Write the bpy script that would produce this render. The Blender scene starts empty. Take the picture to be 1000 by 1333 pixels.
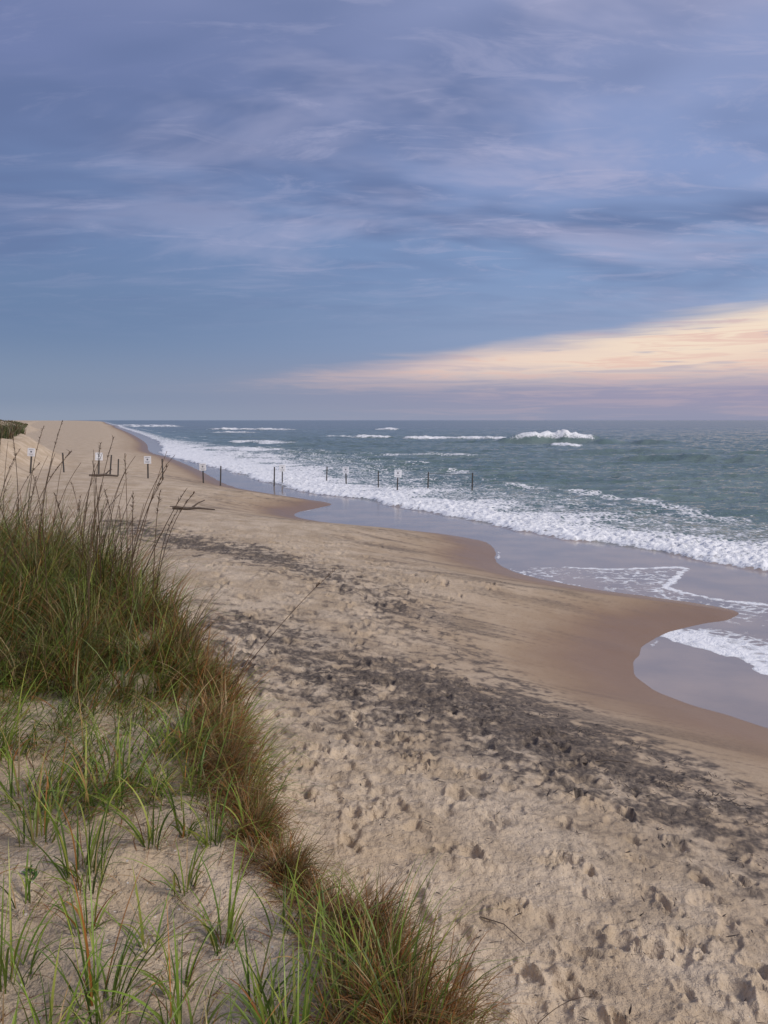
import bpy, bmesh, math
import numpy as np
from mathutils import Vector
rng=np.random.default_rng(7)
CAMZ=4.8
sc=bpy.context.scene
# ------------------------------------------------------------ noise
_perm=rng.permutation(256).astype(np.int32); _perm=np.concatenate([_perm,_perm,_perm])
_ga=rng.random(256)*2*np.pi; _gx=np.cos(_ga).astype(np.float32); _gy=np.sin(_ga).astype(np.float32)
def perlin(x,y,seed=0):
    x=np.asarray(x,dtype=np.float64)+seed*17.31; y=np.asarray(y,dtype=np.float64)+seed*9.77
    xf=np.floor(x); yf=np.floor(y)
    fx=(x-xf).astype(np.float32); fy=(y-yf).astype(np.float32)
    xi=xf.astype(np.int64)&255; yi=yf.astype(np.int64)&255
    u=fx*fx*fx*(fx*(fx*6-15)+10); v=fy*fy*fy*(fy*(fy*6-15)+10)
    def g(ix,iy,dx,dy):
        h=_perm[_perm[ix]+iy]
        return _gx[h]*dx+_gy[h]*dy
    x1=(xi+1)&255; y1=(yi+1)&255
    a=g(xi,yi,fx,fy); b=g(x1,yi,fx-1,fy); c=g(xi,y1,fx,fy-1); d=g(x1,y1,fx-1,fy-1)
    return ((a+(b-a)*u)+((c+(d-c)*u)-(a+(b-a)*u))*v)*1.5
def fbm(x,y,o=3,seed=0,gain=.5):
    s=0; a=1; t=0
    for i in range(o):
        s=s+a*perlin(x*2**i,y*2**i,seed+i*3); t+=a; a*=gain
    return s/t
def ss(a,b,x):
    t=np.clip((x-a)/(b-a),0,1); return t*t*(3-2*t)
def cr(pts,n=4):
    p=np.array(pts,float); p=np.vstack([2*p[0]-p[1],p,2*p[-1]-p[-2]]); out=[]
    for i in range(1,len(p)-2):
        for k in range(n):
            t=k/n
            out.append(.5*((2*p[i])+(-p[i-1]+p[i+1])*t+(2*p[i-1]-5*p[i]+4*p[i+1]-p[i+2])*t*t+(-p[i-1]+3*p[i]-3*p[i+1]+p[i+2])*t**3))
    out.append(p[-2]); return np.array(out)
def sdist(x,y,poly):
    """signed distance, positive on the left-hand side of travel"""
    x=np.asarray(x,np.float32); y=np.asarray(y,np.float32)
    best=np.full(x.shape,1e12,np.float32); sg=np.ones(x.shape,np.float32)
    for i in range(len(poly)-1):
        ax,ay=poly[i]; dx,dy=poly[i+1]-poly[i]; L=dx*dx+dy*dy+1e-9
        rx=x-np.float32(ax); ry=y-np.float32(ay)
        t=np.clip((rx*np.float32(dx)+ry*np.float32(dy))/np.float32(L),0,1)
        ex=rx-t*np.float32(dx); ey=ry-t*np.float32(dy); d=ex*ex+ey*ey
        m=d<best*0.99999
        s=np.where(np.float32(dx)*ry-np.float32(dy)*rx>=0,1,-1)
        best=np.where(m,d,best); sg=np.where(m,s,sg)
    return np.sqrt(best)*sg
# ------------------------------------------------------------ layout curves (metres)
S=cr([(60,-120),(30,-40),(15,-6),(9.5,5),(7.4,10),(6.1,12.3),(5.3,13.3),(4.75,14.2),(4.75,15.1),(5.2,16.3),(6.0,17.6),(7.0,18.5),(8.3,19.2),(8.9,19.9),(8.3,20.8),
      (7.0,21.8),(5.4,23.2),(4.2,25),(3.8,27),(4.1,29.5),(3.8,31.8),(2.0,34),(-1.0,36),(-3.6,38.3),(-4.6,40.7),(-3.9,43),(-3.0,45.6),(-5.2,49),(-8.2,53),(-11.6,59),(-18,77),(-28,103),(-36,122),(-53,176),(-99,308),(-186,550),(-342,985),(-1450,4000),(-3880,10000)],4)
F=cr([(90,-120),(50,-40),(30,0),(20,16),(15,22.3),(12.2,25.3),(9.9,28.5),(7.8,31.2),(4.3,37),(.84,43.6),(-2.0,48.5),(-5.4,53),(-9.5,62),(-15.2,75.8),(-24,95),(-32,114),(-50,176),(-96,308),(-183,550),(-339,985),(-1446,4000),(-3875,10000)],3)
D=cr([(1.6,-60),(.9,-10),(.45,-3),(.38,0),(.30,1.8),(.17,2.5),(.04,2.95),(-.33,3.35),(-.78,4.2),(-1.05,5.2),(-1.65,6.6),(-2.4,8.0),(-4.3,9.8),(-8,12),(-13,17),(-19,30),(-26,50),(-32,71),(-47,95),(-64,128),(-96,200),(-134,300),(-174,380),(-445,1000),(-1750,4000),(-4500,10000)],3)
def ground_z(x,y,dS=None,dD=None,full=False):
    x=np.asarray(x,float); y=np.asarray(y,float)
    if dS is None: dS=sdist(x,y,S)
    if dD is None: dD=sdist(x,y,D)
    dS=dS+0.10*fbm(x/1.3,y/1.3,2,3)*ss(200,30,y)
    pos=np.clip(dS,0,None)
    b=np.where(dS>0,1.42*(1-np.exp(-pos/8.5-(pos/10)**2)),np.maximum(0.05*dS,-3))
    b=b*(1-.35*ss(60,140,y)*ss(0,5,pos))
    dn=dD+.16*fbm(x/.9,y/.9,2,11)*ss(60,10,y)+1.5*fbm(x/14,y/14,2,12)*ss(20,60,y)
    wid=np.where(y<25,1.0,3.5)
    k=ss(-1.15,.12,dn/wid)
    top=1.66+.13*fbm(x/1.6,y/1.6,3,21)+.04*fbm(x/.4,y/.4,2,24)+.5*fbm(x/12,y/12,2,22)*ss(10,50,y)+.35*ss(30,60,y)-.75*ss(105,150,y)
    top=top+.22*np.exp(-((x+3.6)/1.8)**2-((y-8.2)/2.2)**2)
    z=b+k*top
    hump=np.exp(-((x+146)/26)**2-((y-318)/30)**2)*ss(-12,14,dD)
    z=z+3.1*hump*(1+.25*fbm(x/9,y/9,2,27))
    z=z+.08*fbm(x/3.2,y/3.2,2,31)*ss(1.5,5,dS)
    if full: return z,dS,dD,k
    return z
def zat(x,y): return float(ground_z(np.array([x]),np.array([y]))[0])
# ------------------------------------------------------------ grid mesh
def fan(rows,cols):
    w=np.maximum(rows,1.0)+1.2
    Y=np.repeat(rows[:,None],len(cols),1); X=cols[None,:]*w[:,None]
    return X,Y,w
def grid_mesh(name,X,Y,Z,attrs,mask=None):
    R,C=X.shape
    co=np.stack([X,Y,Z],-1).reshape(-1,3).astype(np.float32)
    idx=np.arange(R*C,dtype=np.int32).reshape(R,C)
    q=np.stack([idx[:-1,:-1],idx[:-1,1:],idx[1:,1:],idx[1:,:-1]],-1).reshape(-1,4)
    if mask is not None:
        m=mask[:-1,:-1]|mask[:-1,1:]|mask[1:,1:]|mask[1:,:-1]
        q=q[m.reshape(-1)]
    return raw_mesh(name,co,q,attrs)
def raw_mesh(name,co,q,attrs={},colors=None):
    me=bpy.data.meshes.new(name)
    me.vertices.add(len(co)); me.vertices.foreach_set('co',np.ascontiguousarray(co,np.float32).ravel())
    n=len(q); k=q.shape[1]
    me.loops.add(n*k); me.loops.foreach_set('vertex_index',np.ascontiguousarray(q,np.int32).ravel())
    me.polygons.add(n); me.polygons.foreach_set('loop_start',np.arange(n,dtype=np.int32)*k)
    me.polygons.foreach_set('loop_total',np.full(n,k,np.int32))
    me.update(calc_edges=True)
    me.polygons.foreach_set('use_smooth',np.ones(n,bool))
    for a,v in attrs.items():
        at=me.attributes.new(a,'FLOAT','POINT'); at.data.foreach_set('value',np.ascontiguousarray(v,np.float32).ravel())
    if colors is not None:
        at=me.attributes.new('Col','FLOAT_COLOR','POINT')
        c=np.concatenate([colors,np.ones((len(colors),1))],1).astype(np.float32); at.data.foreach_set('color',c.ravel())
    ob=bpy.data.objects.new(name,me); sc.collection.objects.link(ob); return ob
outer=np.geomspace(.64,260,45)
def colset(n): return np.concatenate([-outer[::-1],np.linspace(-.62,.62,n),outer])
# ------------------------------------------------------------ node helpers
class NT:
    def __init__(s,nt): s.nt=nt; nt.nodes.clear()
    def n(s,t,**k):
        nd=s.nt.nodes.new(t)
        for a,b in k.items(): setattr(nd,a,b)
        return nd
    def put(s,sock,v):
        if isinstance(v,bpy.types.NodeSocket): s.nt.links.new(v,sock)
        elif isinstance(v,(tuple,list)) and len(v)==3 and sock.type=='RGBA': sock.default_value=(*v,1)
        else: sock.default_value=v
    def m(s,op,a,b=0.,c=0.):
        nd=s.n('ShaderNodeMath',operation=op)
        s.put(nd.inputs[0],a); s.put(nd.inputs[1],b); s.put(nd.inputs[2],c); return nd.outputs[0]
    def mix(s,f,a,b,mode='MIX'):
        nd=s.n('ShaderNodeMix',data_type='RGBA',blend_type=mode)
        s.put(nd.inputs[0],f); s.put(nd.inputs[6],a); s.put(nd.inputs[7],b); return nd.outputs[2]
    def ss(s,x,a,b,lo=0.,hi=1.):
        nd=s.n('ShaderNodeMapRange',interpolation_type='SMOOTHSTEP')
        for i,v in enumerate((x,a,b,lo,hi)): s.put(nd.inputs[i],v)
        return nd.outputs[0]
    def attr(s,nm,out=2):
        return s.n('ShaderNodeAttribute',attribute_name=nm).outputs[out]
    def noise(s,vec,scale,detail=3,rough=.5,dist=0.):
        nd=s.n('ShaderNodeTexNoise'); s.put(nd.inputs['Vector'],vec)
        nd.inputs['Scale'].default_value=scale; nd.inputs['Detail'].default_value=detail
        nd.inputs['Roughness'].default_value=rough; nd.inputs['Distortion'].default_value=dist
        return nd.outputs[0]
    def comb(s,x,y,z=0.):
        nd=s.n('ShaderNodeCombineXYZ'); s.put(nd.inputs[0],x); s.put(nd.inputs[1],y); s.put(nd.inputs[2],z); return nd.outputs[0]
    def mapp(s,vec,rot=0.,scale=(1,1,1)):
        nd=s.n('ShaderNodeMapping'); s.put(nd.inputs[0],vec); nd.inputs['Rotation'].default_value=(0,0,rot); nd.inputs['Scale'].default_value=scale; return nd.outputs[0]
    def bump(s,h,st,dist,nrm=None):
        nd=s.n('ShaderNodeBump'); s.put(nd.inputs['Height'],h); s.put(nd.inputs['Strength'],st); nd.inputs['Distance'].default_value=dist
        if nrm is not None: s.put(nd.inputs['Normal'],nrm)
        return nd.outputs[0]
def mat(name):
    m=bpy.data.materials.new(name); m.use_nodes=True; return m,NT(m.node_tree)
def out(t,sh): 
    o=t.n('ShaderNodeOutputMaterial'); t.nt.links.new(sh,o.inputs[0])
def princ(t,col,rough,nrm=None,spec=.5):
    p=t.n('ShaderNodeBsdfPrincipled'); t.put(p.inputs['Base Color'],col); t.put(p.inputs['Roughness'],rough)
    t.put(p.inputs['Specular IOR Level'],spec)
    if nrm is not None: t.put(p.inputs['Normal'],nrm)
    return p.outputs[0]
# ------------------------------------------------------------ GROUND
r1=np.linspace(-60,1.2,50)[:-1]; r2=np.exp(np.arange(math.log(1.2),math.log(80),.0042)); r3=np.geomspace(80.5,9000,190)
rows=np.concatenate([r1,r2,r3]); cols=colset(860)
X,Y,W=fan(rows,cols)
dS0=sdist(X,Y,S); dD0=sdist(X,Y,D)
Z,dS,dD,K=ground_z(X,Y,dS0,dD0,True)
near=ss(60,15,Y)
# stain bands (heavy-mineral sand and wrack)
bandA=np.array([(-9,27),(-6.5,23.9),(-4.3,22.1),(-1.9,20.3),(.2,17.6),(1.6,15.2),(2.4,12.8)])
bandB=np.array([(-2.8,14.0),(-1.2,12.5),(0,11.9),(1.2,11.3),(2.2,10.6),(3.2,9.5),(4.0,8.1),(5,6.2)])
def bands(x,y,dSl):
    near_=(y<60)&(y>0)
    st=np.zeros(x.shape)
    xa=x[near_]; ya=y[near_]; sl=dSl[near_]
    ta=-.30; u=xa*math.cos(ta)+ya*math.sin(ta); v=-xa*math.sin(ta)+ya*math.cos(ta)
    a=np.abs(sdist(xa,ya,bandA)); b=np.abs(sdist(xa,ya,bandB))
    n=fbm(u/1.1,v/.6,4,51,.6); n2=fbm(xa/.26,ya/.22,3,55,.65); n3=fbm(u/4.,v/1.1,3,58); n4=fbm(u/3.0,v/.13,3,63,.6)
    m=np.exp(-(a/1.1)**2)*(.26+.32*ss(-.5,-3,xa))+np.exp(-(b/1.45)**2)*(.40+.44*ss(-1.2,.6,xa)*ss(7.5,9.5,ya)*ss(4.2,3.0,xa))
    m=m+.23*ss(5,8,ya)*ss(34,14,ya)*ss(2,5,sl)
    val=ss(.14,.68,m*(1+1.6*n)+1.25*n2*ss(.08,.45,m)-.07)
    sw=(np.exp(-((sl-3.6)/2.3)**2)*ss(-.1,.45,n3+.55*n4)*.66+.3*ss(.15,.5,n4)*ss(.5,2,sl)*ss(8,5,sl))
    st[near_]=np.maximum(val*.95,np.clip(sw,0,.8))
    return st
stain=bands(X,Y,dS)*(1-K)
smoothz=ss(2.6,5.2,dS+1.2*fbm(X/2.5,Y/2.5,2,40))        # 0 in the swash-smoothed zone
tramp=np.clip(.75+1.3*fbm(X/2.6,Y/2.6,2,44),.3,1.4)+.5*stain
rough_area=smoothz*(1-.65*K)*tramp
lumps=fbm(X/.55,Y/.45,3,41)
Z=Z+near*rough_area*(.055*lumps-.036*np.clip(fbm(X/.32,Y/.20,2,47,.5)-.06,0,1)+.018*fbm(X/.07,Y/.06,2,49)*ss(16,7,Y)+.03*fbm(X/.11,Y/.11,2,48)*stain)
# footprints
def stamp(px,py,ang,L,Wd,dep):
    r0,r1_=np.searchsorted(rows,[py-.3,py+.3]); 
    if r1_<=r0: return
    w=max(py,1)+1.2; c0,c1=np.searchsorted(cols,[(px-.32)/w-.004,(px+.32)/w+.004])
    if c1<=c0: return
    xs=X[r0:r1_,c0:c1]-px; ys=Y[r0:r1_,c0:c1]-py
    nz=fbm(X[r0:r1_,c0:c1]/.11,Y[r0:r1_,c0:c1]/.11,2,66)
    a=xs*math.cos(ang)+ys*math.sin(ang); b=-xs*math.sin(ang)+ys*math.cos(ang)
    b=b*(1+.35*np.sign(-a)*np.minimum(np.abs(a)/L,1))
    r=np.sqrt((a/L)**2+(b/Wd)**2)*(1+.75*nz)
    Z[r0:r1_,c0:c1]+= -dep*ss(1.2,.3,r)*(1+.6*nz)+dep*.5*np.exp(-((r-1.35)/.3)**2)*(.6+.8*math.sin(px*37+py*11)+1.2*nz)
tr=[]
for k in range(110):                                    # walking tracks
    x0=rng.uniform(-3,5.0); y0=rng.uniform(3.5,24); th=rng.normal(math.radians(108),.4)
    if rng.random()<.3: th+=math.pi
    for j in range(rng.integers(5,20)):
        x0+=.6*math.cos(th); y0+=.6*math.sin(th); th+=rng.normal(0,.08); side=.1*(1 if j%2 else -1)
        tr.append((x0-side*math.sin(th)+rng.normal(0,.04),y0+side*math.cos(th)+rng.normal(0,.05),th+rng.normal(0,.15)))
for k in range(1000):
    yy=3.4+24*rng.random()**1.3; tr.append((rng.uniform(-.45,.62)*yy,yy,rng.random()*6.28))
tr=np.array(tr); tz,tS,tD,tK=ground_z(tr[:,0],tr[:,1],full=True)
for (px,py,an),s_,k_ in zip(tr,tS,tK):
    if s_<3.2+rng.random()*2.0 or k_>.25 or py>32: continue
    q=rng.uniform(.6,1.2); stamp(px,py,an,.13*q,.056*q*rng.uniform(.9,1.7),.046*rng.random()**1.3+.010)
wetn=dS+.5*fbm(X/1.8,Y/1.8,3,71)
wet=ss(2.9,.6,wetn)
damp=ss(7.0,1.5,wetn+.6*fbm(X/.9,Y/.9,2,75))
ground=grid_mesh('sand_ground',X,Y,Z,dict(stain=stain,wet=wet,damp=damp,dune=K))
m,t=mat('sand')
P=t.n('ShaderNodeNewGeometry').outputs['Position']
n1=t.noise(P,1.1,3,.6); n2=t.noise(P,14,4,.65); n3=t.noise(P,160,1,.6); n4=t.noise(P,45,3,.7)
c=t.mix(t.ss(n1,.35,.65),(.465,.36,.25),(.60,.485,.36))
c=t.mix(t.ss(n2,.50,.72,0,.55),c,(.27,.20,.14))
c=t.mix(t.ss(n3,.35,.7,0,.3),c,(.32,.245,.175))
c=t.mix(t.ss(n4,.62,.72,0,.85),c,(.14,.105,.078))
vo=t.n('ShaderNodeTexVoronoi'); t.put(vo.inputs['Vector'],P); vo.inputs['Scale'].default_value=15
c=t.mix(t.ss(vo.outputs['Distance'],.085,.06,0,.7),c,(.74,.70,.64))
c=t.mix(t.m('MULTIPLY',t.attr('damp'),.6),c,(.33,.235,.155))
st=t.m('MULTIPLY',t.attr('stain'),t.ss(n2,.25,.6,.5,1.))
c=t.mix(t.m('MULTIPLY',st,.96),c,(.080,.067,.062))
wv=t.attr('wet')
c=t.mix(t.m('MULTIPLY',wv,.88),c,(.215,.118,.055))
c=t.mix(t.m('MULTIPLY',t.m('MULTIPLY',wv,st),.6),c,(.12,.10,.095))
rg=t.m('SUBTRACT',.92,t.m('MULTIPLY',wv,.55))
dry=t.m('SUBTRACT',1.,t.m('MULTIPLY',t.attr('damp'),.85))
b=t.bump(n2,t.m('MULTIPLY',dry,.9),.045); b=t.bump(n4,t.m('MULTIPLY',dry,.7),.014,b)
out(t,princ(t,c,rg,b,t.m('ADD',.15,t.m('MULTIPLY',wv,.35)))); ground.data.materials.append(m)
# ------------------------------------------------------------ WATER
r1=np.linspace(-60,8,60)[:-1]; r2=np.exp(np.arange(math.log(8),math.log(700),.0048)); r3=np.geomspace(705,30000,90)
wr=np.concatenate([r1,r2,r3]); wc=colset(680)
Xw,Yw,_=fan(wr,wc)
wS=-sdist(Xw,Yw,S); wF=-sdist(Xw,Yw,F)
wFn=wF+.45*fbm(Xw/1.6,Yw/1.6,3,81)*ss(0,20,Yw)+.9*fbm(Xw/6,Yw/6,2,83)*ss(0,20,Yw)
off=ss(.5,22,wF); r_=.12
ux=Xw*math.cos(r_)+Yw*math.sin(r_); vy=-Xw*math.sin(r_)+Yw*math.cos(r_)
wob=2.2*fbm(ux/30,vy/30,2,90)
sw=1-np.abs(fbm((ux)/16,(vy+wob)/5.5,2,91))*2.2
ch=1-np.abs(fbm(ux/4.2,(vy+wob)/1.7,3,92))*2.4
fine=fbm(ux/1.1,vy/.5,2,93)
Zw=off*(.34*(sw-.6)*ss(900,300,Yw)+.20*(ch-.6)*ss(500,150,Yw)+.05*fine*ss(140,40,Yw))
Zw+=ss(1,8,wF)*.02*fine*ss(140,40,Yw)
foam=np.zeros(Xw.shape)
# shore break
width=np.where(Yw<115,1.6+.075*np.clip(Yw,0,120),10.2-.07*np.clip(Yw-115,0,100))
farf=ss(190,105,Yw)*.75+.25
wmod=width*(1+.9*fbm(Xw/5,Yw/5,2,84))
g=ss(-.05,.35,wFn)*ss(2.0,.4,wFn/wmod)
foam=np.maximum(foam,g*(.62+.38*farf)*1.06)
lump=np.abs(fbm(Xw/.5,Yw/.5,3,95))
Zw+=ss(0,.5,wFn)*ss(2.0,.3,wFn/wmod)*(.10+.24*lump)*ss(10,20,Yw)
# trailing lace
foam=np.maximum(foam,ss(.3,1.,wFn)*ss(4.6,1.0,wFn/width)*.48*farf)
foam=np.maximum(foam,.62*np.exp(-((wFn-width*2.7-2*fbm(ux/12,vy/12,2,97))/1.3)**2)*ss(-.1,.3,fbm(ux/9,vy/9,2,98)))
# breakers
def ridge(p0,p1,h,wfront,wback,fo,taper=.15,seed=0,foback=1.):
    global Zw,foam
    p0=np.array(p0,float); p1=np.array(p1,float); d=p1-p0; L=np.hypot(*d); d/=L; nrm=np.array([-d[1],d[0]])
    a=((Xw-p0[0])*d[0]+(Yw-p0[1])*d[1])/L; q=(Xw-p0[0])*nrm[0]+(Yw-p0[1])*nrm[1]
    q=q+fbm(Xw/8,Yw/8,2,100+seed)*wback*.6
    e=ss(-taper,taper*1.8,a)*ss(1+taper,1-taper*1.8,a)*(1+.55*fbm(a*L/4+seed*5,a*0+seed,2,140))
    prof=np.where(q<0,np.exp(-(q/wfront)**2),np.exp(-(q/wback)**2))
    Zw+=h*e*prof*(1+.5*fbm(Xw/1.3,Yw/1.3,3,101+seed)*(fo>0))
    if fo>0:
        fe=ss(-.05,.2,a)*ss(1.05,.8,a)*np.clip(1+.5*fbm(a*L/5+seed*3,a*0+seed,2,141),0,1)
        pf=np.where(q<0,np.exp(-(q/(wfront*1.3))**4),np.exp(-(q/(wback*.6*foback))**2))
        foam=np.maximum(foam,fo*fe*pf)
ridge((25.5,166),(44.5,164),1.4,.9,3.0,1.15,.22,seed=1)
ridge((14,168),(64,160),1.0,1.8,5,0,.2,seed=2)
ridge((2,203),(34,197),.75,1.2,4,1.05,seed=3)
ridge((-10,212),(3,209),.75,1.2,4,1.05,seed=3)
ridge((30.5,147),(36,143),.8,1.0,2,1.05,.3,seed=4)
ridge((-5,385),(8,380),1.3,2,5,1.05,.3,seed=5)
ridge((-90,390),(-38,375),.9,2,6,.9,seed=6)
ridge((-66,300),(-44,290),.6,2,5,.85,.3,seed=9)
ridge((-185,560),(-135,545),1.0,3,8,.85,seed=7)
ridge((-240,700),(-160,640),1.0,3,8,.85,seed=7)
ridge((23,96),(62,84),.9,2.2,4.5,0,.3,seed=8)
ridge((10,122),(70,108),.5,2.5,5,0,.3,seed=10)
ridge((14,72),(48,62),.4,1.8,3.5,0,.3,seed=17)
ridge((-34,178),(-19,160),.4,2,7,.92,.3,seed=11)
ridge((-30,135),(-17,120),.35,2,9,.92,.3,seed=12)
ridge((-24,112),(-12,94),.3,1.5,6,.85,.3,seed=13)
ridge((-2,110),(14,104),.3,1.5,3,.6,.3,seed=14)
ridge((-20,235),(0,228),.3,1.5,4,.7,.3,seed=15)
foam=np.maximum(foam,.5*ss(.42,.6,fbm(ux/14,vy/5,3,120))*ss(60,200,Yw)*ss(900,400,Yw))
# backwash foam patches over the film
Pp=cr([(5.8,18.3),(6.05,17.7),(6.3,17.1),(7.1,15.9),(7.2,14.7),(9.0,12.4),(12,8.4)],4)
dpe=sdist(Xw,Yw,Pp); dpe=-dpe+.14*fbm(Xw/.5,Yw/.5,3,130) if sdist(np.array([8.5]),np.array([17.0]),Pp)[0]<0 else dpe+.14*fbm(Xw/.5,Yw/.5,3,130)
edgeTop=ss(18.5,18.15,Yw+.1*fbm(Xw/.6,Yw/.6,2,131))
foam=np.maximum(foam,ss(-.04,.12,dpe)*ss(2.6,.6,dpe)*edgeTop*ss(9,11,Yw)*1.02)
G=cr([(5.9,25.9),(7.5,25.6),(9.7,25.9),(9.2,24.8),(8.6,23.7),(8.1,22.8),(8.4,22.0),(9.0,21.2),(10,20.6),(12,19),(15,16)],4)
dg=np.abs(sdist(Xw,Yw,G)+.1*fbm(Xw/.5,Yw/.5,3,133))
foam=np.maximum(foam,.98*np.exp(-(dg/.14)**2)*ss(12,14,Yw)); 
dgs=-sdist(Xw,Yw,G); foam=np.maximum(foam,ss(0,.3,dgs)*ss(4.5,.5,dgs)*.43*ss(10,14,Yw)*ss(27,25,Yw))
foam=np.maximum(foam,.58*np.exp(-((wS-.12)/.07)**2)*ss(-.05,.25,fbm(Xw/2.5,Yw/2.5,2,135))*ss(80,40,Yw))
sea=ss(-.2,1.5,wF)
Zw=Zw+.012*ss(0,1,wS)
water=grid_mesh('sea_water',Xw,Yw,Zw,dict(foam=foam,sea=sea),mask=(wS>-1.2))
m,t=mat('sea_water')
P=t.n('ShaderNodeNewGeometry').outputs['Position']
sx=t.n('ShaderNodeSeparateXYZ'); t.put(sx.inputs[0],P)
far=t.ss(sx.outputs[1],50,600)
fo=t.attr('foam'); se=t.attr('sea')
wn=t.noise(t.mapp(P,.1,(.05,.13,.1)),1.,4,.6)
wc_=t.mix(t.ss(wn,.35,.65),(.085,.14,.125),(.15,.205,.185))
wc_=t.mix(far,wc_,(.155,.195,.22))  # far sea lightened in its colour, standing for haze and reflected sky
fm=t.mix(t.ss(t.noise(P,.6,3,.5),.3,.7),(.40,.32,.27),(.30,.255,.235))
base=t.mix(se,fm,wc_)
ln=t.noise(P,3.2,4,.68,.4); ln2=t.noise(P,.9,3,.6)
vv=t.n('ShaderNodeTexVoronoi',feature='DISTANCE_TO_EDGE'); t.put(vv.inputs['Vector'],P); vv.inputs['Scale'].default_value=3.0
lace=t.ss(vv.outputs[0],.02,.3,.22,-.18)
s_=t.m('ADD',fo,t.m('MULTIPLY',t.m('SUBTRACT',ln,.5),1.6)); s_=t.m('ADD',s_,t.m('MULTIPLY',t.m('SUBTRACT',ln2,.5),1.1))
s_=t.m('ADD',s_,t.m('MULTIPLY',lace,t.ss(fo,.05,.4)))
fmask=t.m('MULTIPLY',t.ss(s_,.50,.74),t.ss(fo,.03,.2))
fcol=t.mix(t.ss(s_,.6,1.1),(.60,.61,.63),(.86,.86,.87))
col=t.mix(fmask,base,fcol)
h1=t.noise(t.mapp(P,.12,(.7,1.9,1)),1.,4,.65); h2=t.noise(t.mapp(P,.12,(4,9,1)),1.,3,.6)
b=t.bump(h1,t.m('MULTIPLY',se,.7),.40); b=t.bump(h2,t.m('ADD',.04,t.m('MULTIPLY',se,.4)),.07,b); b=t.bump(ln,t.m('MULTIPLY',fmask,.7),.12,b)
rg=t.m('ADD',.14,t.m('MULTIPLY',far,.16)); rg=t.m('ADD',rg,t.m('MULTIPLY',fmask,.6))
out(t,princ(t,col,rg,b,.55)); water.data.materials.append(m)
# ------------------------------------------------------------ GRASS
def blades(roots,L,Wd,az,th0,bend,cb,ct,K_=6,twist=None):
    N=len(roots); s=np.linspace(0,1,K_+1)
    p=roots.copy(); pts=[p.copy()]
    dirv=np.stack([np.cos(az),np.sin(az)],1)
    for k in range(K_):
        th=th0+bend*((k+.5)/K_)**1.3
        p=p.copy(); st_=(L/K_)
        p[:,:2]+=dirv*(np.sin(th)*st_)[:,None]; p[:,2]+=np.cos(th)*st_; pts.append(p)
    pts=np.stack(pts,1)
    ta=az+np.pi/2+(rng.normal(0,.7,N) if twist is None else twist)
    wv=np.stack([np.cos(ta),np.sin(ta),np.zeros(N)],1)
    prof=np.clip(1.05*(1-s**2.2),.06,1)*np.clip(.6+2*s,0,1)
    off_=wv[:,None,:]*(Wd[:,None]*prof[None])[:,:,None]*.5
    V=np.stack([pts-off_,pts+off_],2)
    co=V.reshape(-1,3)
    base=(np.arange(N)*(K_+1)*2)[:,None]; r=np.arange(K_)*2
    i=base+r[None]; q=np.stack([i,i+1,i+3,i+2],-1).reshape(-1,4)
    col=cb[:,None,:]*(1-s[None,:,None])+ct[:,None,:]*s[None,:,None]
    col=np.repeat(col[:,:,None,:],2,2).reshape(-1,3)
    return co,q,col
def merge(parts):
    co=[];q=[];c=[];o=0
    for a,b_,d in parts: co.append(a); q.append(b_+o); c.append(d); o+=len(a)
    return np.concatenate(co),np.concatenate(q),np.concatenate(c)
gm,t=mat('grass_blade')
cA=t.attr('Col',0)
d=t.n('ShaderNodeBsdfPrincipled'); t.put(d.inputs['Base Color'],cA); d.inputs['Roughness'].default_value=.45; d.inputs['Specular IOR Level'].default_value=.35
tl=t.n('ShaderNodeBsdfTranslucent'); t.put(tl.inputs[0],cA)
mx=t.n('ShaderNodeMixShader'); mx.inputs[0].default_value=.3; t.nt.links.new(d.outputs[0],mx.inputs[1]); t.nt.links.new(tl.outputs[0],mx.inputs[2]); out(t,mx.outputs[0])
GR=np.array([(.17,.25,.03),(.10,.16,.025),(.21,.28,.045),(.29,.31,.06)]); 
BR=np.array([(.44,.20,.06),(.46,.29,.12),(.36,.14,.035),(.54,.40,.20)])
def pick(N,brown):
    g_=GR[rng.integers(0,4,N)]*rng.uniform(.6,1.25,(N,1)); b_=BR[rng.integers(0,4,N)]*rng.uniform(.5,1.15,(N,1))
    return np.where((rng.random(N)<brown)[:,None],b_,g_)
def roots_of(x,y):
    return np.stack([x,y,ground_z(x,y)-.015],1)
# dense mass, grown in clumps
NC=3100
cy_=rng.uniform(3.9,14,NC); cx_=rng.uniform(-.78,.02,NC)*cy_
sd=sdist(cx_,cy_,D); cl2=fbm(cx_/1.1,cy_/1.1,2,205); cl=fbm(cx_/.4,cy_/.4,2,200)
keep=(sd>-.08+.2*cl2)&((cy_>5.0+.9*cl2)|((sd<.16+.3*cl2)))&(cl>np.where(cy_<5.6,-.12,-.36))&(rng.random(NC)<np.clip(1.35-.05*cy_,.4,1))
cx_=cx_[keep];cy_=cy_[keep];sd=sd[keep];cl=cl[keep]; NC=len(cx_)
per=rng.integers(18,48,NC); ci=np.repeat(np.arange(NC),per); N=len(ci); print('mass',N)
a_=rng.random(N)*6.28; rr=.075*np.sqrt(rng.random(N))
x=cx_[ci]+rr*np.cos(a_); y=cy_[ci]+rr*np.sin(a_)
clH=rng.uniform(.55,1.45,NC); clB=rng.random(NC)**1.6; clV=rng.uniform(.45,1.35,NC); clA=rng.normal(.2,1.3,NC); clL=rng.uniform(0,.5,NC)
hh=(.20+.22*ss(4.6,5.6,y)+.34*ss(5.4,8.0,y)*ss(-.1,.6,sd[ci])+.12*ss(-1.5,-4,x))*rng.uniform(.5,1.25,N)*clH[ci]
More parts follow.
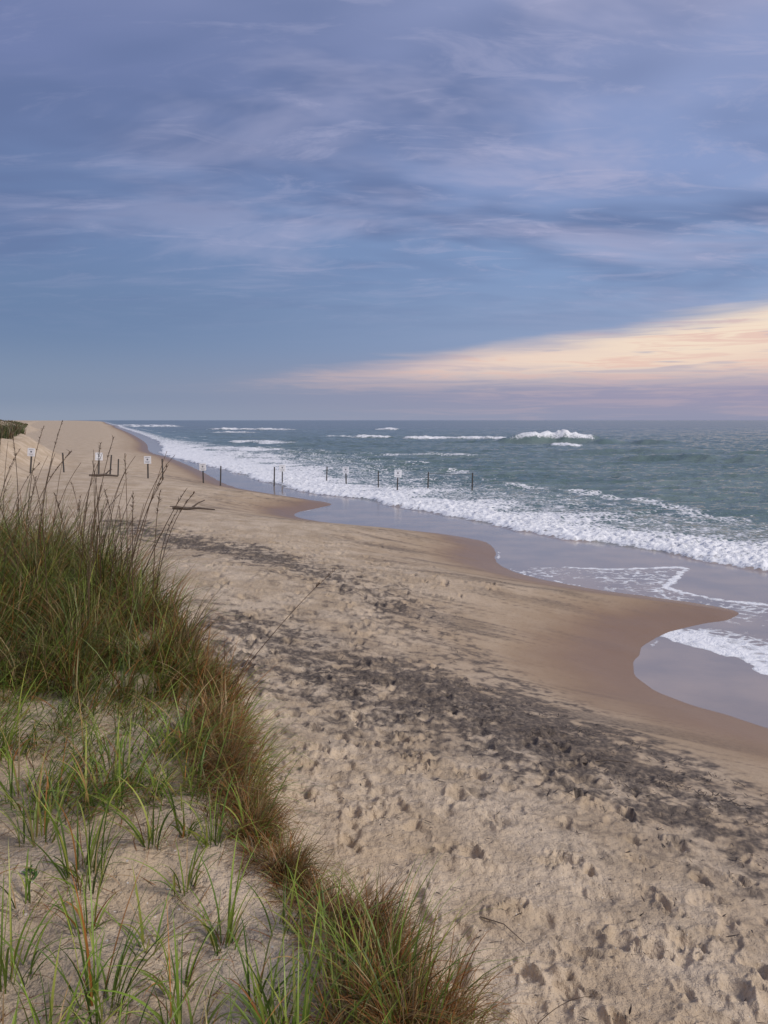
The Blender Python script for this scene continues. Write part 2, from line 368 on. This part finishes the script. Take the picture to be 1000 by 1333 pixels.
brn=np.clip(.06+.65*clB[ci]+.5*ss(.5,-.05,sd[ci])*ss(7.5,5,y)+.25*ss(.4,-.1,sd[ci]),0,.88)
isb=rng.random(N)<brn; tip=pick(N,0); tip[isb]=pick(isb.sum(),1); tip*=clV[ci][:,None]
cb=np.where((rng.random(N)<.6)[:,None],pick(N,.9)*.36,tip*.35)  # roots darkened in colour to paint the shade inside the mass
az=np.where(rng.random(N)<.5,a_,clA[ci])+rng.normal(0,.5,N)
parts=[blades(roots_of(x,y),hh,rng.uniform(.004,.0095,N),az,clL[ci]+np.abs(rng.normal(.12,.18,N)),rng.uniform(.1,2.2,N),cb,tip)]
# long flattened blades spreading over the sand at the foot of the mass
n=6500; y=rng.uniform(3.6,5.9,n); x=-rng.uniform(.15,.62,n)*y; cl=fbm(x/.5,y/.4,2,240); keep=cl+.25*rng.random(n)>.02+.2*ss(4.6,3.9,y); x=x[keep]; y=y[keep]; n=len(x)
tp=pick(n,.25)*1.2
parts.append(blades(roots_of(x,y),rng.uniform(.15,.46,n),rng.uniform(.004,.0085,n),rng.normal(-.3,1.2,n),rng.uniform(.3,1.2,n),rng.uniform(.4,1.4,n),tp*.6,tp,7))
# dry litter lying on the dune sand
n=3600; y=rng.uniform(1.9,5,n); x=rng.uniform(-.75,.12,n)*y; cl=fbm(x/.4,y/.4,2,250); keep=(cl+.3*rng.random(n)>.05)&(sdist(x,y,D)>-.3); x=x[keep]; y=y[keep]; n=len(x)
r=roots_of(x,y); r[:,2]+=.02; tp=pick(n,1)*.6
parts.append(blades(r,rng.uniform(.03,.18,n),rng.uniform(.002,.005,n),rng.random(n)*6.28,rng.uniform(1.35,1.55,n),rng.uniform(-.2,.3,n),tp,tp,4))
# brown fringe spilling over the scarp, clumped
NC=280; cyc=rng.uniform(2.1,6.5,NC); cxc=np.interp(cyc,D[:,1][5:60],D[:,0][5:60])+rng.normal(-.05,.10,NC)
gate=fbm(cxc/.3,cyc/.3,2,210)+.25*ss(2.9,2.7,cyc)+.25*ss(3.1,3.3,cyc); keep=gate>.04; cxc=cxc[keep];cyc=cyc[keep];NC=len(cxc)
ci=np.repeat(np.arange(NC),rng.integers(40,110,NC)); N=len(ci); a_=rng.random(N)*6.28; rr=.055*np.sqrt(rng.random(N))
x=cxc[ci]+rr*np.cos(a_); y=cyc[ci]+rr*np.sin(a_); clb=rng.uniform(.6,1.,NC); clh=rng.uniform(.6,1.35,NC); clv=rng.uniform(.5,1.4,NC)
isb=rng.random(N)<clb[ci]; tip=pick(N,0); tip[isb]=pick(isb.sum(),1); tip*=clv[ci][:,None]
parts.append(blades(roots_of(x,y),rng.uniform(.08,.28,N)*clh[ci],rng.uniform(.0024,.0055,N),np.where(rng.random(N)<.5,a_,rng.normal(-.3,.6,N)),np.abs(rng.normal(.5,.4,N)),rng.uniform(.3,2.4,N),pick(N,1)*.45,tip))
co,q,c=merge(parts); o=raw_mesh('dune_grass',co,q,{},c); o.data.materials.append(gm)
# tufts in the foreground
def tuft(name,cx,cy,n,L,rad,brown,spread=.45,w=(.005,.0105),gain=1.,dead=0,up=2.0):
    def one(n,L,brown,w,spread,gain,up):
        r=rad*np.sqrt(rng.random(n)); a=rng.random(n)*6.28
        x=cx+r*np.cos(a); y=cy+r*np.sin(a); az=a+rng.normal(0,.6,n)
        tip=pick(n,brown)*gain
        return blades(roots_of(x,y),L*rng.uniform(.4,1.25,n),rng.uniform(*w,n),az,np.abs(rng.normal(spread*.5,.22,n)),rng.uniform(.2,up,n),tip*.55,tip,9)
    ps=[one(n,L,brown,w,spread,gain,up)]
    if dead: ps.append(one(dead,L*.62,.95,(.002,.0048),1.2,1.1,2.6))
    V,Q,C=merge(ps); o=raw_mesh(name,V,Q,{},C); o.data.materials.append(gm); return o
T=[(-.92,2.58,40,.44),(-1.2,3.19,44,.42),(-.62,2.47,34,.38),(-.59,2.92,26,.34),(-1.27,2.7,30,.40),(-1.5,3.44,36,.38),(-.27,2.35,60,.42),(-.22,2.78,30,.38),
   (-.98,3.9,40,.38),(-1.3,3.8,40,.40),(-1.75,3.9,40,.40),(-1.0,3.45,24,.34),(-.8,3.2,18,.30),(-1.6,2.95,22,.36),(-.75,2.2,34,.38),(-1.05,2.2,34,.36),(-.45,2.15,40,.36),(-.6,3.6,20,.28),
   (-2.1,4.3,50,.42),(-1.5,4.35,50,.4),(-1.15,4.4,44,.38),(-.42,2.62,18,.3),(-.08,2.15,40,.34),(-1.1,2.92,16,.32),(-.85,2.85,14,.28),(-.38,3.0,18,.3),(-.75,3.5,20,.3),(-1.9,3.5,30,.38),(-1.45,2.45,26,.36),(-.9,3.6,18,.3),(-.55,2.3,20,.3),
   (-1.35,3.0,12,.3),(-.7,2.7,14,.3),(-1.0,2.4,18,.34),(-.35,2.5,20,.34),(-1.75,3.2,18,.32)]
for (a,b_,n,L) in T: tuft('grass_tuft',a,b_,n,L,.045+.03*(L>.35)+.08*(b_>3.7),.08,gain=1.45,dead=14)
# big mixed clumps at the scarp
for (a,b_,n,L,br,dd_) in [(-.02,2.70,85,.42,.15,320),(.10,2.42,55,.34,.35,480),(-.22,3.0,30,.26,.4,240),(-.5,3.5,24,.26,.5,280),(.13,2.15,36,.26,.5,360),(-.36,3.3,12,.22,.6,240),(-.68,4.0,45,.3,.4,260),(.05,2.56,45,.46,.1,220),(-.10,2.5,45,.38,.2,220)]:
    tuft('grass_clump',a,b_,n,L,.095,br,.7,(.0035,.007),gain=1.2,dead=dd_,up=1.5)
# far dune grass
N=60000
y=np.where(rng.random(N)<.5,rng.uniform(50,130,N),rng.uniform(130,420,N)); sdx=np.interp(y,D[:,1][30:],D[:,0][30:]); x=sdx-rng.random(N)**1.3*(8+.14*y)
cl=fbm(x/5,y/5,3,220); zz,_,dd,kk=ground_z(x,y,full=True); keep=(kk>.55)&(cl>-.12); x=x[keep];y=y[keep];N=len(x)
g_=pick(N,.4)*.55; g_=g_*.75+g_.mean(1,keepdims=True)*.3
P_=blades(roots_of(x,y),rng.uniform(.45,1.15,N)*ss(430,90,y)**.3,.02+y*.0006*rng.uniform(.7,1.3,N),rng.random(N)*6.28,np.abs(rng.normal(.2,.2,N)),rng.uniform(.1,1.,N),g_*.6,g_,3)
o=raw_mesh('distant_dune_grass',P_[0],P_[1],{},P_[2]); o.data.materials.append(gm)
# sea oats
def tube(pts,rad,n=6):
    pts=np.array(pts,float); rad=np.array(rad,float); V=[];Q=[]
    for i,p in enumerate(pts):
        d_=pts[min(i+1,len(pts)-1)]-pts[max(i-1,0)]; d_/=np.linalg.norm(d_)+1e-9
        a=np.cross(d_,[.3,.9,.2]); a/=np.linalg.norm(a); b_=np.cross(d_,a)
        for k in range(n):
            an=2*math.pi*k/n; V.append(p+rad[i]*(a*math.cos(an)+b_*math.sin(an)))
    for i in range(len(pts)-1):
        for k in range(n):
            k2=(k+1)%n; Q.append((i*n+k,i*n+k2,(i+1)*n+k2,(i+1)*n+k))
    return np.array(V),np.array(Q)
def oat(cx,cy,H,az,lean,head=True,bend=.7,rad=.0048):
    z0=zat(cx,cy)-.02; parts=[]; pts=[]; K_=14; p=np.array([cx,cy,z0]); pts.append(p)
    for k in range(K_):
        th=lean+bend*(k/K_)**2.5
        p=p+np.array([math.cos(az)*math.sin(th),math.sin(az)*math.sin(th),math.cos(th)])*H/K_; pts.append(p)
    V,Q=tube(pts,np.linspace(rad,rad*.45,K_+1),5); c=np.tile(np.array([.14,.09,.055])*rng.uniform(.6,1.3),(len(V),1)); parts.append((V,Q,c))
    if head:
        n=26; s=rng.uniform(.82,1.0,n); P0=np.array([pts[min(int(v*K_),K_)]*(1-(v*K_%1))+pts[min(int(v*K_)+1,K_)]*(v*K_%1) for v in s])
        cc=np.tile([.22,.155,.10],(n,1))*rng.uniform(.6,1.2,(n,1))
        parts.append(blades(P0,rng.uniform(.025,.055,n),rng.uniform(.005,.010,n),rng.normal(az,1.3,n),rng.uniform(.3,1.0,n),rng.uniform(.3,1.2,n),cc,cc,3))
    return merge(parts)
allp=[]
for i in range(95):
    yy=rng.uniform(6.0,10.5); uu=rng.uniform(-.50,-.32) if yy>7 else rng.uniform(-.48,-.28)
    xx=uu*yy
    allp.append(oat(xx,yy,rng.uniform(.6,1.6),rng.normal(.2,1.3),abs(rng.normal(.08,.12)),rng.random()<.35,rng.uniform(.1,.7)))
for (xx,yy,H,az,ln_,bd) in [(-3.6,8.2,1.7,.2,.1,.25),(-2.55,7.7,1.4,.15,.25,.3),(-4.2,9.3,1.7,.5,.05,.3),(-4.3,9.4,1.6,2.8,.02,.2),(-2.4,7.4,1.3,0,.4,.2),(-3.1,8.3,1.6,.4,.12,.2)]:
    allp.append(oat(xx,yy,H,az,ln_,True,bd,.0058))
V,Q,c=merge(allp); o=raw_mesh('sea_oats',V,Q,{},c); o.data.materials.append(gm)
V,Q,c=oat(-1.15,5.5,1.2,.25,.70,True,.22,.0036); o=raw_mesh('sea_oat_stem',V,Q,{},c); o.data.materials.append(gm)
V,Q,c=merge([oat(.50,2.5,.36,-.9,.5,False,1.0,.0018),oat(.40,2.7,.4,.1,.7,False,1.1,.0018)]); o=raw_mesh('grass_runner',V,Q,{},c); o.data.materials.append(gm)
# small broad-leaved plants
for (a,b_) in [(-1.40,3.15),(-.78,2.42)]:
    n=14; aa=rng.random(n)*6.28; c=np.tile([.09,.19,.04],(n,1))*rng.uniform(.6,1.4,(n,1)); x=a+rng.normal(0,.02,n); y=b_+rng.normal(0,.02,n)
    P_=blades(roots_of(x,y)+[0,0,.02],rng.uniform(.02,.038,n),rng.uniform(.009,.015,n),aa,rng.uniform(.4,1.1,n),rng.uniform(.3,.9,n),c,c,4,twist=np.zeros(n))
    o=raw_mesh('beach_weed',P_[0],P_[1],{},P_[2]); o.data.materials.append(gm)
# wrack / debris
N=15000
sA=rng.random(N); pick_=rng.random(N)<.7
def along(poly,s):
    i=s*(len(poly)-1); j=np.minimum(i.astype(int),len(poly)-2); f=(i-j)[:,None]; return poly[j]*(1-f)+poly[j+1]*f
pp=np.where(pick_[:,None],along(bandB,.08+.85*sA),along(bandA,.1+.85*sA))+rng.normal(0,.75,(N,2))
nn=fbm(pp[:,0]/.5,pp[:,1]/.3,3,230); z_,s1,d1,k1=ground_z(pp[:,0],pp[:,1],full=True)
pp=pp[(nn>.08)&(s1>3.2)&(k1<.3)]
ex=np.stack([rng.uniform(-3,4.5,1600),3.8+14*rng.random(1600)],1); z_,s1,d1,k1=ground_z(ex[:,0],ex[:,1],full=True); ex=ex[(s1>3.5)&(k1<.2)]
pp=np.concatenate([pp,ex]); n=len(pp); r=np.stack([pp[:,0],pp[:,1],ground_z(pp[:,0],pp[:,1])+.012],1)
c=np.tile([.06,.045,.035],(n,1))*rng.uniform(.5,1.8,(n,1))
P_=blades(r,rng.uniform(.02,.09,n)*rng.uniform(.5,1.4,n),rng.uniform(.005,.018,n),rng.random(n)*6.28,rng.uniform(1.3,1.55,n),rng.uniform(-.3,.3,n),c,c,3)
o=raw_mesh('seaweed_wrack',P_[0],P_[1],{},P_[2]); o.data.materials.append(gm)
# ------------------------------------------------------------ driftwood
wm,t=mat('weathered_wood'); P=t.n('ShaderNodeTexCoord').outputs['Object']
nn_=t.noise(t.mapp(P,0,(20,20,3)),1.,4,.6); out(t,princ(t,t.mix(nn_,(.06,.045,.035),(.17,.13,.10)),.85,t.bump(nn_,.5,.02)))
def branch(name,x,y,specs):
    z=zat(x,y); parts=[]
    for pts,r0,r1__ in specs:
        pts=[np.array([x+a,y+b_,z+h]) for a,b_,h in pts]
        V,Q=tube(pts,np.linspace(r0,r1__,len(pts)),7); parts.append((V,Q,np.zeros((len(V),3))))
    V,Q,c=merge(parts); o=raw_mesh(name,V,Q); o.data.materials.append(wm)
branch('driftwood_branch',-8.0,33.5,[([(-.9,.1,.10),(-.3,0,.09),(.2,.05,.10),(.9,-.1,.05)],.085,.03),([(-.1,0,.1),(.15,.1,.3),(.42,.2,.42)],.045,.02),([(-.4,0,.1),(-.65,-.25,.2),(-.9,-.4,.22)],.05,.02)])
branch('driftwood_branch',-17.6,50,[([(-.9,0,.1),(0,.1,.14),(.9,0,.08)],.1,.05),([(0,.1,.1),(.3,.1,.4),(.5,.1,.5)],.05,.02)])
branch('driftwood_stick',1.0,4.75,[([(-.20,.10,.02),(-.05,.02,.03),(.12,-.05,.02),(.22,-.09,.03)],.006,.0025),([(-.05,.02,.03),(.06,.06,.04),(.12,.07,.035)],.004,.002)])
branch('driftwood_stick',.9,5.8,[([(-.18,.16,.02),(-.02,.05,.035),(.10,-.14,.02)],.005,.0025)])
branch('driftwood_stick',2.6,9.4,[([(-.25,.0,.02),(.05,.04,.04),(.3,-.02,.03)],.010,.006)])
# ------------------------------------------------------------ posts and signs
pm,t=mat('post_wood'); P=t.n('ShaderNodeTexCoord').outputs['Object']
nn_=t.noise(t.mapp(P,0,(25,25,4)),1.,4,.6); out(t,princ(t,t.mix(nn_,(.035,.032,.032),(.10,.09,.08)),.85))
sm,t=mat('sign_white'); P=t.n('ShaderNodeTexCoord').outputs['Object']
out(t,princ(t,t.mix(t.noise(P,6,3),(.78,.78,.79),(.86,.86,.86)),.5))
km,t=mat('sign_print'); P=t.n('ShaderNodeTexCoord').outputs['Object']
out(t,princ(t,t.mix(t.noise(P,9,3),(.10,.10,.13),(.16,.16,.18)),.6))
def box(nm,x0,x1,y0,y1,z0,z1,material,bev=.006,parent=None,topscale=1.):
    bm=bmesh.new(); bmesh.ops.create_cube(bm,size=1)
    for v in bm.verts:
        s_=topscale if v.co.z>0 else 1
        v.co=Vector(((x0+x1)/2+v.co.x*(x1-x0)*s_,(y0+y1)/2+v.co.y*(y1-y0)*s_,(z0+z1)/2+v.co.z*(z1-z0)))
    if bev: bmesh.ops.bevel(bm,geom=bm.edges[:],offset=bev,segments=2,affect='EDGES')
    me=bpy.data.meshes.new(nm); bm.to_mesh(me); bm.free(); ob=bpy.data.objects.new(nm,me); sc.collection.objects.link(ob); me.materials.append(material)
    if parent: ob.parent=parent
    return ob
def post(x,y,hh__,sign):
    z0=max(zat(x,y),-.0); H=hh__
    e=bpy.data.objects.new('beach_sign' if sign else 'wooden_post',None); sc.collection.objects.link(e); e.location=(x,y,z0)
    e.rotation_euler=(rng.normal(0,.02),rng.normal(0,.03),rng.normal(0,.1))
    box('post',-.045,.045,-.045,.045,-.9,H,pm,.008,e,.92)
    if sign:
        box('board',-.24,.24,-.075,-.05,H-.48,H+.03,sm,.01,e)
        box('heading_bar',-.15,.15,-.079,-.0765,H-.07,H-.05,km,0,e)
        box('pictogram',-.05,.05,-.079,-.0765,H-.24,H-.14,km,0,e)
        box('text_line_1',-.15,.15,-.079,-.0765,H-.34,H-.325,km,0,e)
        box('text_line_2',-.12,.12,-.079,-.0765,H-.40,H-.385,km,0,e)
for x,y,h,s_ in [(-22.2,50,1.55,1),(-21.3,53,1.3,0),(-18.7,52.2,1.45,1),(-18.4,53.5,1.3,0),(-17.7,53,1.1,0),(-15.7,53,1.45,1),(-15.0,54,1.35,0),(-12.7,56,1.35,1),(-11.5,56,1.4,0),
    (-8.0,58,1.4,0),(-7.6,59.5,1.45,1),(-4.4,61,1.25,0),(-2.8,59,1.35,1),(-.4,55.5,1.25,0),(.87,52.6,1.5,1),(3.0,54.5,1.25,0),(5.95,53.8,1.25,0)]:
    post(x,y,h,bool(s_))
V,Q=tube([(3.0,54.45,1.18),(4.4,54.1,1.12),(5.95,53.75,1.18)],[.012]*3,5); o=raw_mesh('boundary_rope',V,Q); o.data.materials.append(pm)
# ------------------------------------------------------------ SKY
AZ=math.radians(118); EL=math.radians(36)
w=bpy.data.worlds.new('World'); sc.world=w; w.use_nodes=True; t=NT(w.node_tree)
G_=t.n('ShaderNodeTexCoord').outputs['Generated']
sp=t.n('ShaderNodeSeparateXYZ'); t.put(sp.inputs[0],G_); x_,y_,z_=sp.outputs
az=t.m('ARCTAN2',x_,y_)
hh_=t.m('SQRT',t.m('ADD',t.m('MULTIPLY',x_,x_),t.m('MULTIPLY',y_,y_)))
el=t.m('DIVIDE',z_,t.m('MAXIMUM',hh_,.01)); el=t.m('MINIMUM',t.m('MAXIMUM',el,0.),3.)
def ramp(x,st):
    r=t.n('ShaderNodeValToRGB'); r.color_ramp.interpolation='EASE'; t.put(r.inputs[0],x)
    e=r.color_ramp.elements; e[0].position=st[0][0]; e[0].color=(*st[0][1],1); e[1].position=st[-1][0]; e[1].color=(*st[-1][1],1)
    for p,c in st[1:-1]:
        k=e.new(p); k.color=(*c,1)
    return r.outputs[0]
left=ramp(el,[(0,(.27,.325,.44)),(.03,(.21,.275,.41)),(.12,(.14,.215,.38)),(.25,(.15,.225,.42)),(.42,(.175,.22,.42)),(.8,(.30,.33,.5))])
right=ramp(el,[(0,(.30,.31,.44)),(.03,(.34,.315,.45)),(.10,(.29,.37,.57)),(.2,(.25,.36,.60)),(.3,(.27,.35,.60)),(.5,(.30,.35,.57)),(.8,(.42,.45,.6))])
base=t.mix(t.ss(az,-.5,.5),left,right)
zz_=t.m('ADD',t.m('MAXIMUM',z_,0.),.12)
pv=t.comb(t.m('DIVIDE',x_,zz_),t.m('DIVIDE',y_,zz_),0.)
c1=t.noise(t.mapp(pv,.35,(.55,1.0,1)),1.4,5,.62,.5)
c2=t.noise(t.mapp(pv,.2,(1.0,2.2,1)),2.6,5,.68,.8)
c3=t.noise(t.mapp(pv,.3,(.4,.8,1)),1.1,4,.62,.3)
up=t.ss(el,.08,.22)
lt=t.m('MULTIPLY',t.m('ADD',t.ss(c1,.47,.66,0,.85),t.ss(c2,.50,.68,0,.5)),t.m('MULTIPLY',up,t.ss(az,-.5,.4,.4,1.)))
base=t.mix(t.m('MULTIPLY',t.ss(c3,.58,.38),t.m('MULTIPLY',up,.85)),base,(.125,.175,.345))
base=t.mix(t.m('MINIMUM',t.m('MULTIPLY',lt,.8),1.),base,(.42,.43,.62))
sv=t.comb(t.m('MULTIPLY',az,3.),t.m('MULTIPLY',el,38.),0.)
sn=t.noise(sv,1.3,4,.6,.4)
sn2=t.noise(t.comb(t.m('MULTIPLY',az,5.),t.m('MULTIPLY',el,75.),3.),1.5,4,.65,.6)
el2=t.m('ADD',el,t.m('MULTIPLY',t.m('SUBTRACT',sn,.5),.040))
el3=t.m('ADD',el,t.m('MULTIPLY',t.m('SUBTRACT',sn2,.5),.034))
edge=t.m('MINIMUM',t.m('ADD',.074,t.m('MULTIPLY',az,.128)),.24)
ex_=t.m('SUBTRACT',el2,edge)
band=t.m('MULTIPLY',t.ss(el3,.030,.072),t.ss(ex_,.010,-.022))
band=t.m('MULTIPLY',band,t.ss(az,-.28,.15,.25,1.))
band=t.m('MULTIPLY',band,t.ss(az,2.2,1.3))
bc=t.mix(t.ss(t.m('ADD',az,t.m('MULTIPLY',sn2,.4)),-.05,.6),(.68,.48,.50),(.97,.78,.61))
bc=t.mix(t.ss(sn2,.48,.64,0,.8),bc,(.85,.57,.48))
bc=t.mix(t.m('MULTIPLY',t.ss(ex_,-.03,-.07,0,.6),1.),bc,(.83,.58,.50))
allc=t.mix(t.m('MULTIPLY',band,.95),base,bc)
gap=t.noise(t.comb(t.m('MULTIPLY',az,4.),t.m('MULTIPLY',el,60.),9.),1.5,3,.6,.3)
allc=t.mix(t.m('MULTIPLY',t.m('MULTIPLY',t.ss(gap,.54,.64,0,.65),band),t.ss(az,.0,.25)),allc,(.45,.42,.52))
allc=t.mix(t.m('MULTIPLY',t.ss(el,.07,.03),t.m('MULTIPLY',t.ss(sn2,.45,.65),t.ss(az,-.2,.4,0,.45))),allc,(.52,.41,.47))
sky=t.n('ShaderNodeTexSky',sky_type='NISHITA'); sky.sun_disc=False; sky.sun_elevation=EL; sky.sun_rotation=AZ
b1=t.n('ShaderNodeBackground'); t.put(b1.inputs[0],sky.outputs[0]); b1.inputs[1].default_value=.08
b2=t.n('ShaderNodeBackground'); t.put(b2.inputs[0],allc); b2.inputs[1].default_value=1.0
ms=t.n('ShaderNodeMixShader'); ms.inputs[0].default_value=.93
t.nt.links.new(b1.outputs[0],ms.inputs[1]); t.nt.links.new(b2.outputs[0],ms.inputs[2])
wo=t.n('ShaderNodeOutputWorld'); t.nt.links.new(ms.outputs[0],wo.inputs[0])
sl=bpy.data.lights.new('sun','SUN'); sl.energy=2.85; sl.angle=math.radians(17); sl.color=(1,.93,.84)
so=bpy.data.objects.new('sun',sl); sc.collection.objects.link(so)
sd_=Vector((math.sin(AZ)*math.cos(EL),math.cos(AZ)*math.cos(EL),math.sin(EL))); so.rotation_euler=sd_.to_track_quat('Z','Y').to_euler()
# ------------------------------------------------------------ camera
cd=bpy.data.cameras.new('camera'); cam=bpy.data.objects.new('camera',cd); sc.collection.objects.link(cam)
cam.location=(0,0,CAMZ); cam.rotation_euler=(math.pi/2,0,0)
cd.sensor_fit='VERTICAL'; cd.sensor_height=36; cd.lens=28; cd.shift_y=-119.5/1333; cd.clip_start=.05; cd.clip_end=60000
sc.camera=cam
sc.view_settings.view_transform='Standard'; sc.view_settings.look='None'; sc.view_settings.exposure=0
print('ground z under cam',zat(0,0))
